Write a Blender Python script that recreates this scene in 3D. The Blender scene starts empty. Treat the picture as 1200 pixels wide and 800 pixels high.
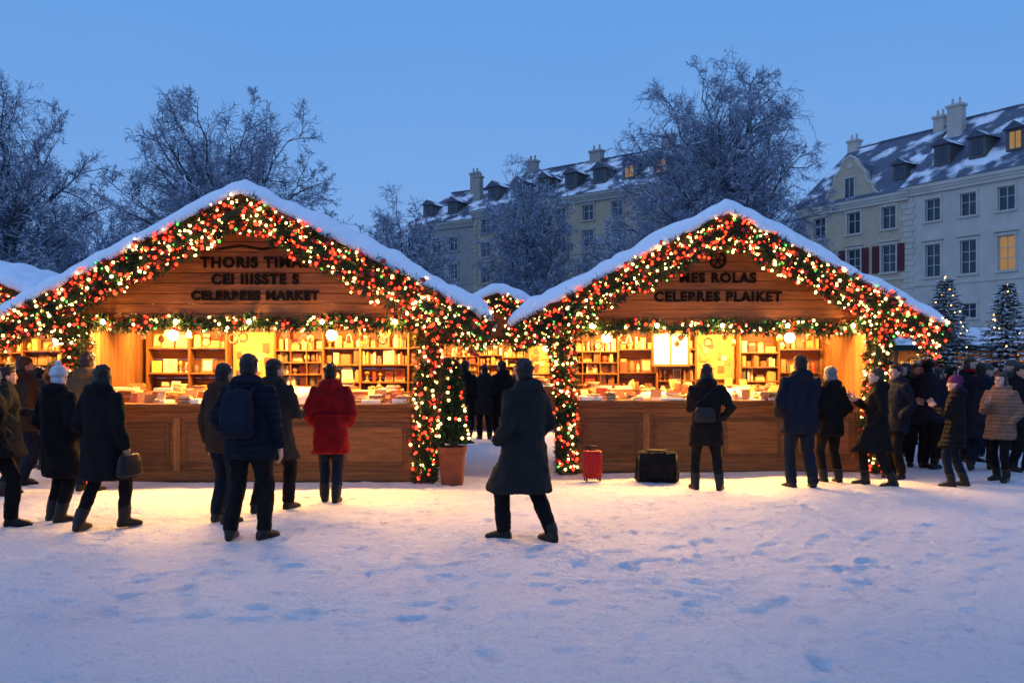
import bpy, math, random
import numpy as np
from mathutils import Vector, Matrix, noise
sc=bpy.context.scene
COL=sc.collection
sc.view_settings.view_transform='Standard'
sc.view_settings.look='None'
sc.view_settings.exposure=0
V=Vector
# ------------------------------------------------------------------ materials
def nd(nt,t,**k):
    n=nt.nodes.new(t)
    for a,b in k.items(): setattr(n,a,b)
    return n
def c4(c): return (c[0],c[1],c[2],1.0)
def mixc(nt,fac,a,b,mode='MIX'):
    m=nd(nt,'ShaderNodeMix',data_type='RGBA',blend_type=mode)
    for idx,val in ((0,fac),(6,a),(7,b)):
        if hasattr(val,'is_linked') or isinstance(val,bpy.types.NodeSocket): nt.links.new(val,m.inputs[idx])
        elif idx==0: m.inputs[0].default_value=val
        else: m.inputs[idx].default_value=c4(val)
    return m.outputs[2]
def mth(nt,op,a,b=0.0,c=None,clamp=False):
    m=nd(nt,'ShaderNodeMath',operation=op,use_clamp=clamp)
    for i,v in enumerate((a,b,c)):
        if v is None: continue
        if isinstance(v,bpy.types.NodeSocket): nt.links.new(v,m.inputs[i])
        else: m.inputs[i].default_value=v
    return m.outputs[0]
SNOW=(0.80,0.84,0.90)
def pm(name,c1,c2=None,scale=5.0,stretch=(1,1,1),rough=0.7,bump=0.0,bscale=None,island=0.0,snow=None,
       emit=None,es=0.0,metal=0.0,spec=0.3,wave=None,sample=True,snoise=0.5,sscale=1.5,sheen=0):
    m=bpy.data.materials.new(name); m.use_nodes=True
    nt=m.node_tree; L=nt.links
    b=nt.nodes['Principled BSDF']
    if c2 is None: c2=tuple(x*0.6 for x in c1)
    tc=nd(nt,'ShaderNodeTexCoord')
    mp=nd(nt,'ShaderNodeMapping'); mp.inputs['Scale'].default_value=stretch
    L.new(tc.outputs['Object'],mp.inputs[0])
    n=nd(nt,'ShaderNodeTexNoise'); n.inputs['Scale'].default_value=scale; n.inputs['Detail'].default_value=6
    n.inputs['Roughness'].default_value=0.65
    L.new(mp.outputs[0],n.inputs['Vector'])
    f=mth(nt,'MULTIPLY_ADD',n.outputs[0],2.2,-0.6,True)
    col=mixc(nt,f,c1,c2)
    if island>0:
        g=nd(nt,'ShaderNodeNewGeometry')
        v=mth(nt,'MULTIPLY_ADD',g.outputs['Random Per Island'],island*2,1-island)
        hv=nd(nt,'ShaderNodeHueSaturation'); L.new(col,hv.inputs['Color']); L.new(v,hv.inputs['Value'])
        col=hv.outputs[0]
    if snow is not None:
        g=nd(nt,'ShaderNodeNewGeometry')
        sx=nd(nt,'ShaderNodeSeparateXYZ'); L.new(g.outputs['Normal'],sx.inputs[0])
        n2=nd(nt,'ShaderNodeTexNoise'); n2.inputs['Scale'].default_value=sscale; n2.inputs['Detail'].default_value=5
        L.new(tc.outputs['Object'],n2.inputs['Vector'])
        q=mth(nt,'MULTIPLY_ADD',n2.outputs[0],snoise*2,-snoise)
        q=mth(nt,'ADD',q,sx.outputs[2])
        q=mth(nt,'SUBTRACT',q,snow)
        q=mth(nt,'MULTIPLY_ADD',q,6.0,0.5,True)
        col=mixc(nt,q,col,SNOW)
    L.new(col,b.inputs['Base Color'])
    b.inputs['Roughness'].default_value=rough
    b.inputs['Metallic'].default_value=metal
    b.inputs['Specular IOR Level'].default_value=spec
    if sheen: b.inputs['Sheen Weight'].default_value=sheen
    if emit:
        b.inputs['Emission Color'].default_value=c4(emit); b.inputs['Emission Strength'].default_value=es
        if not sample: m.cycles.emission_sampling='NONE'
    if bump>0 or wave:
        bp=nd(nt,'ShaderNodeBump'); bp.inputs['Strength'].default_value=1.0
        bp.inputs['Distance'].default_value=bump if bump>0 else 0.01
        n3=nd(nt,'ShaderNodeTexNoise'); n3.inputs['Scale'].default_value=bscale or scale; n3.inputs['Detail'].default_value=5
        L.new(mp.outputs[0],n3.inputs['Vector'])
        h=n3.outputs[0]
        if wave:
            w=nd(nt,'ShaderNodeTexWave',wave_type='BANDS',bands_direction='Z',wave_profile='SIN')
            w.inputs['Scale'].default_value=wave; w.inputs['Distortion'].default_value=0.6
            L.new(tc.outputs['Object'],w.inputs['Vector'])
            a=mth(nt,'POWER',w.outputs[1],0.45)
            h=mth(nt,'MULTIPLY_ADD',a,.7,h)
        L.new(h,bp.inputs['Height']); L.new(bp.outputs[0],b.inputs['Normal'])
    return m
def palette(name,cols,rough=0.5,es=0.0):
    m=bpy.data.materials.new(name); m.use_nodes=True; nt=m.node_tree; L=nt.links; b=nt.nodes['Principled BSDF']
    g=nd(nt,'ShaderNodeNewGeometry'); r=nd(nt,'ShaderNodeValToRGB'); r.color_ramp.interpolation='CONSTANT'
    e=r.color_ramp.elements
    while len(e)<len(cols): e.new(0.5)
    for i,c in enumerate(cols):
        e[i].position=i/len(cols); e[i].color=c4(c)
    L.new(g.outputs['Random Per Island'],r.inputs[0])
    tc=nd(nt,'ShaderNodeTexCoord'); n=nd(nt,'ShaderNodeTexNoise'); n.inputs['Scale'].default_value=45; n.inputs['Detail'].default_value=3
    L.new(tc.outputs['Object'],n.inputs['Vector'])
    f=mth(nt,'MULTIPLY_ADD',n.outputs[0],5,-2.2,True)
    dk=mixc(nt,0.55,r.outputs[0],(0.12,0.06,0.03))
    col=mixc(nt,f,r.outputs[0],dk)
    L.new(col,b.inputs['Base Color']); b.inputs['Roughness'].default_value=rough
    return m
M_wood=pm('honey_wood',(0.30,0.12,0.034),(0.10,0.035,0.010),scale=4,stretch=(0.6,6,9),rough=0.5,bump=0.004,bscale=5,island=0.35)
M_woodv=pm('upright_wood',(0.30,0.125,0.038),(0.12,0.048,0.014),scale=4,stretch=(9,6,0.6),rough=0.55,bump=0.004,bscale=5,island=0.35)
M_dark=pm('dark_wood',(0.09,0.04,0.018),(0.05,0.022,0.01),scale=5,stretch=(1,4,4),rough=0.6,bump=0.003)
M_snow=pm('snow_cap',(0.84,0.87,0.92),(0.76,0.81,0.9),scale=3,rough=0.6,bump=0.04,bscale=9,spec=0.3)
M_letters=pm('sign_letters',(0.008,0.005,0.004),scale=5,rough=0.7,spec=.1)
M_fir=pm('fir_needles',(0.032,0.075,0.025),(0.01,0.03,0.012),scale=6,rough=0.6,island=0.5)
M_firsnow=pm('snowy_fir',(0.035,0.06,0.055),(0.015,0.03,0.03),scale=6,rough=0.7,island=0.4,snow=0.55,snoise=0.7,sscale=5)
M_bred=pm('bulb_red',(0.6,0.02,0.01),scale=5,emit=(1.0,0.03,0.01),es=7.0,sample=False)
M_bwarm=pm('bulb_warm',(0.9,0.7,0.4),scale=5,emit=(1.0,0.5,0.13),es=16.0)
M_bgreen=pm('bulb_green',(0.1,0.5,0.1),scale=5,emit=(0.12,0.8,0.1),es=2.0,sample=False)
M_bauble=pm('red_bauble',(0.45,0.015,0.012),(0.35,0.01,0.01),scale=3,rough=0.2,spec=0.6)
M_goods=palette('goods',[(0.6,0.34,0.11),(0.8,0.62,0.32),(0.36,0.05,0.025),(0.82,0.7,0.45),(0.42,0.2,0.07),(0.2,0.09,0.035),(0.75,0.45,0.1),(0.65,0.46,0.22),(0.5,0.28,0.09),(0.88,0.78,0.6),(0.12,0.1,0.06),(0.55,0.28,0.08),(0.3,0.13,0.05)])
M_paper=pm('white_paper',(0.85,0.8,0.7),(0.75,0.68,0.55),scale=8,rough=0.7,bump=0.003)
M_board=pm('display_board',(0.62,0.38,0.13),(0.5,0.28,0.09),scale=4,rough=0.7,bump=0.002)
M_globe=pm('lamp_glass',(0.9,0.8,0.6),scale=5,emit=(1.0,0.72,0.32),es=14)
M_addedbulb=pm('added_bulb_glass',(0.9,0.8,0.6),scale=5,emit=(1.0,0.5,0.12),es=430)  # for the extra bulbs added as fill light under the eaves
M_panel=pm('lit_panel',(0.9,0.8,0.5),scale=5,emit=(1.0,0.7,0.24),es=2.6)
M_metal=pm('dark_metal',(0.03,0.03,0.035),scale=8,rough=0.4,metal=0.8)
M_terra=pm('terracotta',(0.27,0.075,0.028),(0.17,0.045,0.018),scale=7,rough=0.8,bump=0.003)
M_bark=pm('frosted_bark',(0.085,0.085,0.10),(0.035,0.035,0.045),scale=6,stretch=(3,3,0.6),rough=0.9,snow=0.3,snoise=0.4,sscale=2.5,bump=0.01)
M_twig=pm('frosted_twig',(0.27,0.31,0.41),(0.09,0.105,0.16),scale=3,rough=0.9,snow=0.5,snoise=0.5,sscale=1.5)
M_hazebark=pm('hazed_bark',(0.2,0.245,0.36),(0.10,0.13,0.21),scale=3,rough=0.9,snow=0.55,snoise=0.35,sscale=2.5)  # bluish haze of distance put into the bark colour
M_skin=pm('skin',(0.48,0.27,0.19),(0.4,0.21,0.15),scale=9,rough=0.55)
M_eye=pm('eye_white',(0.7,0.68,0.65),(0.65,0.62,0.6),scale=5,rough=0.2)
M_iris=pm('iris',(0.03,0.018,0.01),scale=5,rough=0.2)
M_lips=pm('lips',(0.36,0.13,0.1),(0.3,0.1,0.08),scale=5,rough=0.5)
# ------------------------------------------------------------------ mesh builder
class MB:
    def __init__(s): s.v=[]; s.f=[]; s.m=[]
    def add(s,vs,fs,m=0):
        o=len(s.v); s.v.extend([tuple(v) for v in vs]); s.f.extend([tuple(i+o for i in f) for f in fs]); s.m.extend([m]*len(fs))
    def box(s,x0,x1,y0,y1,z0,z1,m=0,M=None):
        vs=[V((x,y,z)) for z in (z0,z1) for y in (y0,y1) for x in (x0,x1)]
        if M is not None: vs=[M@v for v in vs]
        s.add(vs,[(0,2,3,1),(4,5,7,6),(0,1,5,4),(2,6,7,3),(0,4,6,2),(1,3,7,5)],m)
    def rings(s,rs,m=0,cap=True):
        n=len(rs[0]); vs=[p for r in rs for p in r]; fs=[]
        for i in range(len(rs)-1):
            for j in range(n):
                a=i*n+j; b=i*n+(j+1)%n
                fs.append((a,b,b+n,a+n))
        if cap:
            fs.append(tuple(range(n-1,-1,-1))); fs.append(tuple(range((len(rs)-1)*n,len(rs)*n)))
        s.add(vs,fs,m)
    def loft(s,spec,n=20,p=2.0,m=0):
        rs=[]
        for (x,y,z,rx,ry) in spec:
            r=[]
            for j in range(n):
                a=2*math.pi*j/n; c=math.cos(a); q=math.sin(a)
                r.append(V((x+rx*math.copysign(abs(c)**(2/p),c),y+ry*math.copysign(abs(q)**(2/p),q),z)))
            rs.append(r)
        s.rings(rs,m)
    def tube(s,pts,rad,n=10,m=0,cap=True):
        pts=[V(p) for p in pts]; k=len(pts)
        t=(pts[1]-pts[0]).normalized()
        u=t.orthogonal().normalized()
        rs=[]
        cs=[(math.cos(2*math.pi*j/n),math.sin(2*math.pi*j/n)) for j in range(n)]
        for i in range(k):
            if i==0: d=pts[1]-pts[0]
            elif i==k-1: d=pts[-1]-pts[-2]
            else: d=(pts[i+1]-pts[i]).normalized()+(pts[i]-pts[i-1]).normalized()
            if d.length<1e-9: d=t
            d.normalize(); u=(u-d*u.dot(d))
            if u.length<1e-6: u=d.orthogonal()
            u.normalize(); w=d.cross(u); r=rad[i] if hasattr(rad,'__len__') else rad
            rs.append([pts[i]+(u*a+w*b)*r for a,b in cs])
        s.rings(rs,m,cap)
    def ell(s,c,r,n=14,k=9,m=0,M=None):
        vs=[];fs=[]
        for i in range(1,k):
            ph=math.pi*i/k
            for j in range(n):
                th=2*math.pi*j/n
                vs.append(V((r[0]*math.sin(ph)*math.cos(th),r[1]*math.sin(ph)*math.sin(th),-r[2]*math.cos(ph))))
        vs.append(V((0,0,-r[2]))); vs.append(V((0,0,r[2])))
        for i in range(k-2):
            for j in range(n):
                a=i*n+j;b=i*n+(j+1)%n; fs.append((a,b,b+n,a+n))
        lo=len(vs)-2; hi=lo+1
        for j in range(n):
            fs.append((lo,(j+1)%n,j)); a=(k-2)*n; fs.append((hi,a+j,a+(j+1)%n))
        if M is not None: vs=[M@v for v in vs]
        c=V(c); s.add([v+c for v in vs],fs,m)
    def mesh(s,name,mats,smooth=False):
        me=bpy.data.meshes.new(name); me.from_pydata(s.v,[],s.f)
        for mt in mats: me.materials.append(mt)
        if len(mats)>1: me.polygons.foreach_set('material_index',s.m)
        if smooth: me.polygons.foreach_set('use_smooth',[True]*len(me.polygons))
        me.update(); return me
    def obj(s,name,mats,parent=None,smooth=False,loc=None,bevel=0):
        ob=bpy.data.objects.new(name,s.mesh(name,mats,smooth)); COL.objects.link(ob)
        if parent: ob.parent=parent
        if loc: ob.location=loc
        if bevel:
            b=ob.modifiers.new('b','BEVEL'); b.width=bevel; b.segments=1; b.limit_method='ANGLE'
        return ob
def empty(name,loc=(0,0,0),rz=0,sc_=1):
    e=bpy.data.objects.new(name,None); COL.objects.link(e); e.location=loc; e.rotation_euler=(0,0,rz); e.scale=(sc_,)*3
    e.empty_display_size=0.2; return e
def remeshed(mb,vox,sm=3,smf=0.6):
    ob=mb.obj('tmp',[M_skin]); r=ob.modifiers.new('r','REMESH'); r.mode='VOXEL'; r.voxel_size=vox; r.use_smooth_shade=True
    q=ob.modifiers.new('s','SMOOTH'); q.iterations=sm; q.factor=smf
    dg=bpy.context.evaluated_depsgraph_get(); me=bpy.data.meshes.new_from_object(ob.evaluated_get(dg))
    bpy.data.objects.remove(ob); me.polygons.foreach_set('use_smooth',[True]*len(me.polygons)); return me
def mesh_to(mb,me,m=0):
    mb.add([v.co[:] for v in me.vertices],[tuple(p.vertices) for p in me.polygons],m)
# ------------------------------------------------------------------ head / hair / hand templates
h=MB()
h.loft([(0,-.02,-.21,.06,.062),(0,-.018,-.15,.054,.058),(0,-.008,-.115,.053,.066),(0,.012,-.1,.05,.072),(0,.018,-.08,.058,.078),(0,.012,-.05,.067,.085),
        (0,.004,-.01,.074,.095),(0,.0,.035,.077,.1),(0,-.004,.075,.071,.093),(0,-.008,.1,.055,.073),(0,-.01,.117,.028,.04)],n=24)
h.ell((0,.1,-.012),(.011,.02,.03)); h.ell((0,.109,-.028),(.016,.014,.012)); h.ell((0,.082,-.093),(.024,.018,.016))
h.ell((0,.094,.024),(.05,.012,.012)); h.ell((-.04,.075,-.03),(.022,.018,.02)); h.ell((.04,.075,-.03),(.022,.018,.02))
for s in (-1,1): h.ell((s*.078,-.008,-.01),(.009,.02,.032))
hm=remeshed(h,.0065,3)
h=MB(); mesh_to(h,hm,0)
for s in (-1,1):
    h.ell((s*.031,.086,.004),(.014,.009,.008),10,6,1); h.ell((s*.031,.0935,.004),(.0065,.003,.0065),8,5,2)
    h.ell((s*.032,.1,.021),(.02,.006,.004),8,5,2)
h.ell((0,.095,-.06),(.024,.008,.0075),10,6,3)
def headmesh(i,skin): return h.mesh('head_%d'%i,[skin,M_eye,M_iris,M_lips],True)
SK=[M_skin,pm('skin_pale',(0.55,0.33,0.25),(0.48,0.27,0.2),scale=9,rough=.55),pm('skin_tan',(0.33,0.18,0.11),(0.27,0.14,0.09),scale=9,rough=.55)]
HEADS=[headmesh(i,s) for i,s in enumerate(SK)]
def hair(kind):
    b=MB()
    rh=random.Random(len(kind)*7)
    if kind!='beanie':
        b.ell((0,-.018,.035),(.086,.1,.098)); b.ell((0,-.002,.075),(.08,.098,.06)); b.ell((0,-.038,-.025),(.076,.074,.085))
        for _ in range(26):
            a=rh.uniform(0,6.28); e=rh.uniform(.1,1.4); x=.08*math.cos(a)*math.cos(e); y=-.018+.092*math.sin(a)*math.cos(e); z=.035+.093*math.sin(e)
            if y>.06 and z<.08: continue
            b.ell((x,y,z),(.022,.022,.018),8,5)
    if kind=='long':
        b.ell((0,-.075,-.12),(.095,.05,.17)); b.ell((.07,-.03,-.08),(.028,.05,.12)); b.ell((-.07,-.03,-.08),(.028,.05,.12))
    if kind=='bob':
        b.ell((0,-.05,-.05),(.095,.07,.1)); b.ell((.074,-.01,-.03),(.022,.05,.08)); b.ell((-.074,-.01,-.03),(.022,.05,.08))
    if kind=='bun': b.ell((0,-.1,.085),(.045,.045,.045))
    if kind=='tail':
        b.tube([(0,-.1,.05),(0,-.15,.02),(0,-.155,-.08),(0,-.14,-.18)],[.03,.035,.03,.012])
    if kind=='beanie':
        b.loft([(0,-.012,.02,.09,.11),(0,-.012,.03,.096,.116),(0,-.012,.06,.096,.116),(0,-.014,.068,.09,.11),(0,-.016,.1,.083,.1),(0,-.02,.13,.06,.075),(0,-.022,.148,.02,.03)],n=22)
        b.ell((0,-.03,-.03),(.078,.078,.07))
    return remeshed(b,.009,2)
HK={k:hair(k) for k in ('short','long','bob','bun','tail','beanie')}
b=MB()
b.loft([(0,0,0.02,.024,.028),(0,0,-.01,.022,.03),(-.003,0,-.04,.016,.04),(-.004,0,-.075,.014,.044),(-.005,0,-.095,.012,.042)],n=14,p=2.3)
for i,(y,L,fy) in enumerate([(.033,.068,.010),(.011,.078,.003),(-.011,.072,-.003),(-.033,.056,-.011)]):
    p0=V((-.004,y*.9,-.08)); p1=V((-.007,y+fy*.3,-.105)); p2=p1+V((-.014,fy*.6,-L*.45)); p3=p2+V((-.024,fy*.3,-L*.33)); 
    b.tube([p0,p1,p2,p3,p3+V((-.004,0,-.003))],[.0095,.0092,.0085,.0072,.004],8)
b.tube([(0,.028,-.02),(-.008,.05,-.042),(-.016,.062,-.07),(-.022,.066,-.092)],[.013,.0125,.0105,.006],8)
HAND_R=remeshed(b,.0036,2,.4)
HAND_L=HAND_R.copy(); HAND_L.transform(Matrix.Scale(-1,4,(1,0,0))); HAND_L.flip_normals()
# ------------------------------------------------------------------ clothing materials
def cloth(name,c,**k):
    return pm(name,c,tuple(x*.5 for x in c),scale=7,stretch=(1,1,.6),rough=.9,bump=.03,bscale=7,spec=.12,**k)
C={'black':cloth('black_wool',(.011,.010,.011)),'navy':cloth('navy_nylon',(.012,.016,.030)),
   'char':cloth('charcoal_wool',(.022,.023,.023)),'brown':cloth('brown_cloth',(.055,.03,.018)),
   'red':cloth('red_wool',(.24,.007,.010)),'beige':cloth('beige_quilt',(.27,.17,.12),wave=5.5),
   'grey':cloth('grey_wool',(.07,.068,.068)),'olive':cloth('olive_cloth',(.04,.036,.022)),
   'navyp':cloth('navy_quilted',(.011,.015,.026),wave=4.5),'blackp':cloth('black_quilted',(.013,.013,.014),wave=4.5),
   'purple':cloth('purple_knit',(.13,.03,.1)),'white':cloth('white_knit',(.62,.64,.7)),'jean':cloth('dark_denim',(.013,.018,.032)),
   'blue':cloth('blue_cloth',(.02,.045,.1)),'tan':cloth('tan_wool',(.16,.09,.045)),'plum':cloth('plum_wool',(.07,.015,.03))}
HC={'dark':pm('dark_hair',(.014,.009,.007),(.006,.004,.003),scale=20,stretch=(3,3,.5),rough=.5,bump=.004),
    'brown':pm('brown_hair',(.06,.03,.015),(.025,.013,.008),scale=20,stretch=(3,3,.5),rough=.5,bump=.004),
    'grey':pm('grey_hair',(.2,.19,.18),(.1,.1,.1),scale=20,stretch=(3,3,.5),rough=.5,bump=.004),
    'blond':pm('blond_hair',(.25,.15,.06),(.16,.09,.04),scale=20,stretch=(3,3,.5),rough=.5,bump=.004)}
M_boot=pm('leather_boot',(.014,.011,.01),scale=8,rough=.5,bump=.002)
M_leather=pm('bag_leather',(.010,.009,.010),scale=12,rough=.5,bump=.002)
FOLD=bpy.data.textures.new('cloth_folds','CLOUDS'); FOLD.noise_scale=.11; FOLD.noise_depth=3
def ik(a,b,l1,l2,pole):
    a=V(a);b=V(b);d=b-a;D=min(d.length,(l1+l2)*.995); dn=d.normalized(); b=a+dn*D
    x=(l1*l1-l2*l2+D*D)/(2*D); hh=math.sqrt(max(l1*l1-x*x,0))
    p=V(pole); p=p-dn*p.dot(dn); p.normalize()
    return a+dn*x+p*hh, b
def softmesh(mb,name,mat,par,vox,disp=0.0,sm=2):
    ob=mb.obj(name,[mat],par)
    r=ob.modifiers.new('r','REMESH'); r.mode='VOXEL'; r.voxel_size=vox; r.use_smooth_shade=True
    q=ob.modifiers.new('s','SMOOTH'); q.iterations=sm; q.factor=.6
    if disp:
        d=ob.modifiers.new('d','DISPLACE'); d.texture=FOLD; d.strength=disp; d.mid_level=.45; d.texture_coords='LOCAL'
    return ob
ARM={'down':((.265,.05,.87),(.35,-.9,0)),'back':((.3,-.16,.9),(.5,-1,0)),'fwd':((.26,.2,.93),(.3,-1,-.2)),
     'pocket':((.215,.14,.97),(.45,-1,0)),'front':((.12,.36,1.12),(.25,-.2,-1)),'phone':((.07,.28,1.27),(.35,0,-1)),
     'cross':((.0,.25,1.17),(.7,0,-.8)),'hip':((.22,.1,1.0),(.6,-.8,0)),'point':((.24,.42,1.2),(.3,-.2,-1))}
def person(name,px,d,H,face,coat='black',hem=.75,legs='jean',hr='short',hc='dark',hat=None,skin=0,
           stance=((-.1,0,8),(.1,0,-8)),arms=('down','down'),fem=False,hood=True,scarf=None,bag=None,turn=0,nod=0,lean=0,glove=False,low=False,bulk=1.0):
    x=(px-600)/1000*d; s=H/1.74
    E=empty(name,(x,d,-0.012),math.radians(face),s)
    vox=.03 if low else .019
    w=(.94 if fem else 1.03)*bulk
    sl,sr=stance
    def reach(f): return math.sqrt(max(.868**2-((f[0]*.6)**2+f[1]**2),.3))+.085
    pz=min(reach(sl),reach(sr),.95)
    dz=pz-.95
    lf=math.radians(lean)
    def top(z): return math.sin(lf)*(z-.95)
    t=MB(); bt=MB()
    t.ell((0,0,pz+.02),(.165,.12,.15))
    knees=[]
    for sg,f in ((-1,sl),(1,sr)):
        hip=V((sg*.088,0,pz-.02)); ank=V((f[0],f[1]-.03,.085))
        yaw=math.radians(f[2])
        kn,an=ik(hip,ank,.44,.43,(-math.sin(yaw)*.4,1,0)); knees.append(kn)
        t.tube([hip+V((0,0,.06)),hip,hip.lerp(kn,.5),kn,kn.lerp(an,.3),an.lerp(kn,.12),an],[.098,.11,.096,.08,.078,.07,.067] if not fem else [.095,.105,.088,.07,.07,.058,.055],12)
        Mx=Matrix.Translation((f[0],f[1],0))@Matrix.Rotation(yaw,4,'Z')
        rs=[]
        for (yy,hw_,hh) in ((-.1,.024,.05),(-.09,.038,.085),(-.05,.045,.115),(0,.046,.11),(.05,.05,.09),(.1,.054,.075),(.15,.044,.058),(.172,.02,.034)):
            r=[]
            for j in range(12):
                a=2*math.pi*j/12; cc=math.cos(a); qq=math.sin(a)
                r.append(Mx@V((hw_*math.copysign(abs(cc)**.7,cc),yy,hh*.5+hh*.5*math.copysign(abs(qq)**.7,qq))))
            rs.append(r)
        bt.rings(rs)
        bt.tube([Mx@V((0,-.04,.06)),an.lerp(kn,.05),an.lerp(kn,.34 if fem else .2)],[.052,.063,.07],12)
    softmesh(t,'trousers',C[legs],E,vox*.9,.03)
    softmesh(bt,'boots',M_boot,E,.013,0,1)
    c=MB(); mid=(knees[0]+knees[1])*.5; sy=abs(sl[1]-sr[1])
    hz=hem
    k=max(0,min(1,(.95-hz)/.5)); hemry=.145+max(0,sy*.5*k-.02)*.8+.035*k; hemx=.2+.045*k
    sp=[]
    if hz<.8:
        sp+= [(mid.x*k,mid.y*k,hz,hemx*w,hemry),(mid.x*k,mid.y*k,hz+.02,(hemx+.006)*w,hemry+.006),(mid.x*k*.5,mid.y*k*.5,(hz+.92)/2,(.205+.02*k)*w,(.15+hemry)/2)]
    else: sp+=[(0,0,hz,.195*w,.145),(0,0,hz+.02,.205*w,.15)]
    wz=1.10
    sp+=[(0,0,.95,.205*w,.15),(0,top(wz),wz,(.18 if fem else .2)*w,.138),(0,top(1.25)+.01,1.25,.207*w,.15),(0,top(1.36)+.004,1.36,.215*w,.145),
         (0,top(1.42)-.005,1.42,.2*w,.12),(0,top(1.465)-.012,1.465,.15*w,.1),(0,top(1.5)-.012,1.5,.098,.092),(0,top(1.56)-.01,1.56,.082,.086)]
    sp=[(a,b_,z+(dz if z>.9 else 0),r1,r2) for (a,b_,z,r1,r2) in sp]
    c.loft(sp,n=24,p=2.25)
    if hood:
        c.ell((0,-.1+top(1.49),1.49+dz),(.14,.075,.075)); c.ell((-.085,-.03+top(1.5),1.5+dz),(.055,.085,.055)); c.ell((.085,-.03+top(1.5),1.5+dz),(.055,.085,.055))
    hands=[]
    for sg,an in ((-1,arms[0]),(1,arms[1])):
        tg,pole=ARM[an]
        sh=V((sg*.185*w,top(1.41),1.395+dz)); tgt=V((sg*tg[0]*(w if an!='cross' else 1)+(-sg*.02 if an=='cross' else 0),tg[1]+top(tg[2]),tg[2]+dz))
        el,wr=ik(sh,tgt,.29,.26,(sg*pole[0],pole[1],pole[2]))
        ri=V((sg*.13*w,top(1.38),1.37+dz))
        c.tube([ri,sh,sh.lerp(el,.4),el,el.lerp(wr,.5),wr],[.08,.086,.078,.069,.061,.052],12)
        hands.append((sg,el,wr,an))
    softmesh(c,'coat',C[coat],E,vox,.045,3)
    for sg,el,wr,an in hands:
        if an=='pocket': continue
        dd=(wr-el).normalized()
        z=-dd; fw=V((0,1,0.0)) if abs(dd.y)<.7 else V((0,0,1))
        y=(fw-z*fw.dot(z)).normalized(); xx=y.cross(z)
        ob=bpy.data.objects.new('hand_right' if sg>0 else 'hand_left',HAND_R if sg>0 else HAND_L)
        COL.objects.link(ob); ob.parent=E
        ob.matrix_local=Matrix.Translation(wr-dd*.012)@Matrix((xx,y,z)).transposed().to_4x4()
        mt=C['black'] if glove else SK[skin]
        ob.material_slots[0].link='OBJECT'; ob.material_slots[0].material=mt
    hp=V((0,top(1.64)+.012,1.622+dz))
    Mh=Matrix.Translation(hp)@Matrix.Rotation(math.radians(turn),4,'Z')@Matrix.Rotation(math.radians(-nod),4,'X')
    ob=bpy.data.objects.new('head',HEADS[skin]); COL.objects.link(ob); ob.parent=E; ob.matrix_local=Mh
    kind='beanie' if hat else hr
    if hat and hr=='long':
        o2=bpy.data.objects.new('hair',HK['long']); COL.objects.link(o2); o2.parent=E; o2.matrix_local=Mh@Matrix.Translation((0,0,-.012)); o2.material_slots[0].link='OBJECT'; o2.material_slots[0].material=HC[hc]
    ob=bpy.data.objects.new('knit_hat' if hat else 'hair',HK[kind]); COL.objects.link(ob); ob.parent=E; ob.matrix_local=Mh
    ob.material_slots[0].link='OBJECT'; ob.material_slots[0].material=C[hat] if hat else HC[hc]
    if hat=='white':
        q=MB(); q.ell((0,-.022,.165),(.034,.034,.03)); o=q.obj('pompom',[C['white']],E,True); o.matrix_local=Mh
    if scarf:
        q=MB(); pts=[(math.cos(a)*.098,math.sin(a)*.1+top(1.5)-.005,1.525+dz+.012*math.sin(a*2)) for a in [i*math.pi/8 for i in range(17)]]
        q.tube(pts,.036,9); q.tube([(-.03,.1,1.5+dz),(-.05,.165,1.38+dz),(-.055,.17,1.22+dz)],[.03,.035,.03],8)
        softmesh(q,'scarf',C[scarf],E,.016,.01)
    if bag=='backpack':
        q=MB(); yb=-.155
        q.loft([(0,yb-.07,.98+dz,.12,.06),(0,yb-.08,1.0+dz,.15,.085),(0,yb-.085,1.15+dz,.16,.095),(0,yb-.08,1.3+dz,.15,.085),(0,yb-.06,1.4+dz,.12,.065),(0,yb-.05,1.43+dz,.06,.03)],n=24,p=3)
        q.loft([(0,yb-.17,1.02+dz,.1,.03),(0,yb-.175,1.04+dz,.12,.04),(0,yb-.175,1.16+dz,.12,.04),(0,yb-.165,1.19+dz,.1,.02)],n=20,p=3)
        for sg in (-1,1):
            q.tube([(sg*.1,yb-.02,1.38+dz),(sg*.12,-.06,1.5+dz),(sg*.125,.06,1.47+dz),(sg*.13,.165,1.3+dz),(sg*.17,.09,1.1+dz),(sg*.14,yb-.02,1.03+dz)],.02,8)
        q.tube([(-.03,yb-.03,1.43+dz),(0,yb-.03,1.475+dz),(.03,yb-.03,1.43+dz)],.008,6)
        softmesh(q,'backpack',C['navy'],E,.012,.006)
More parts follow.
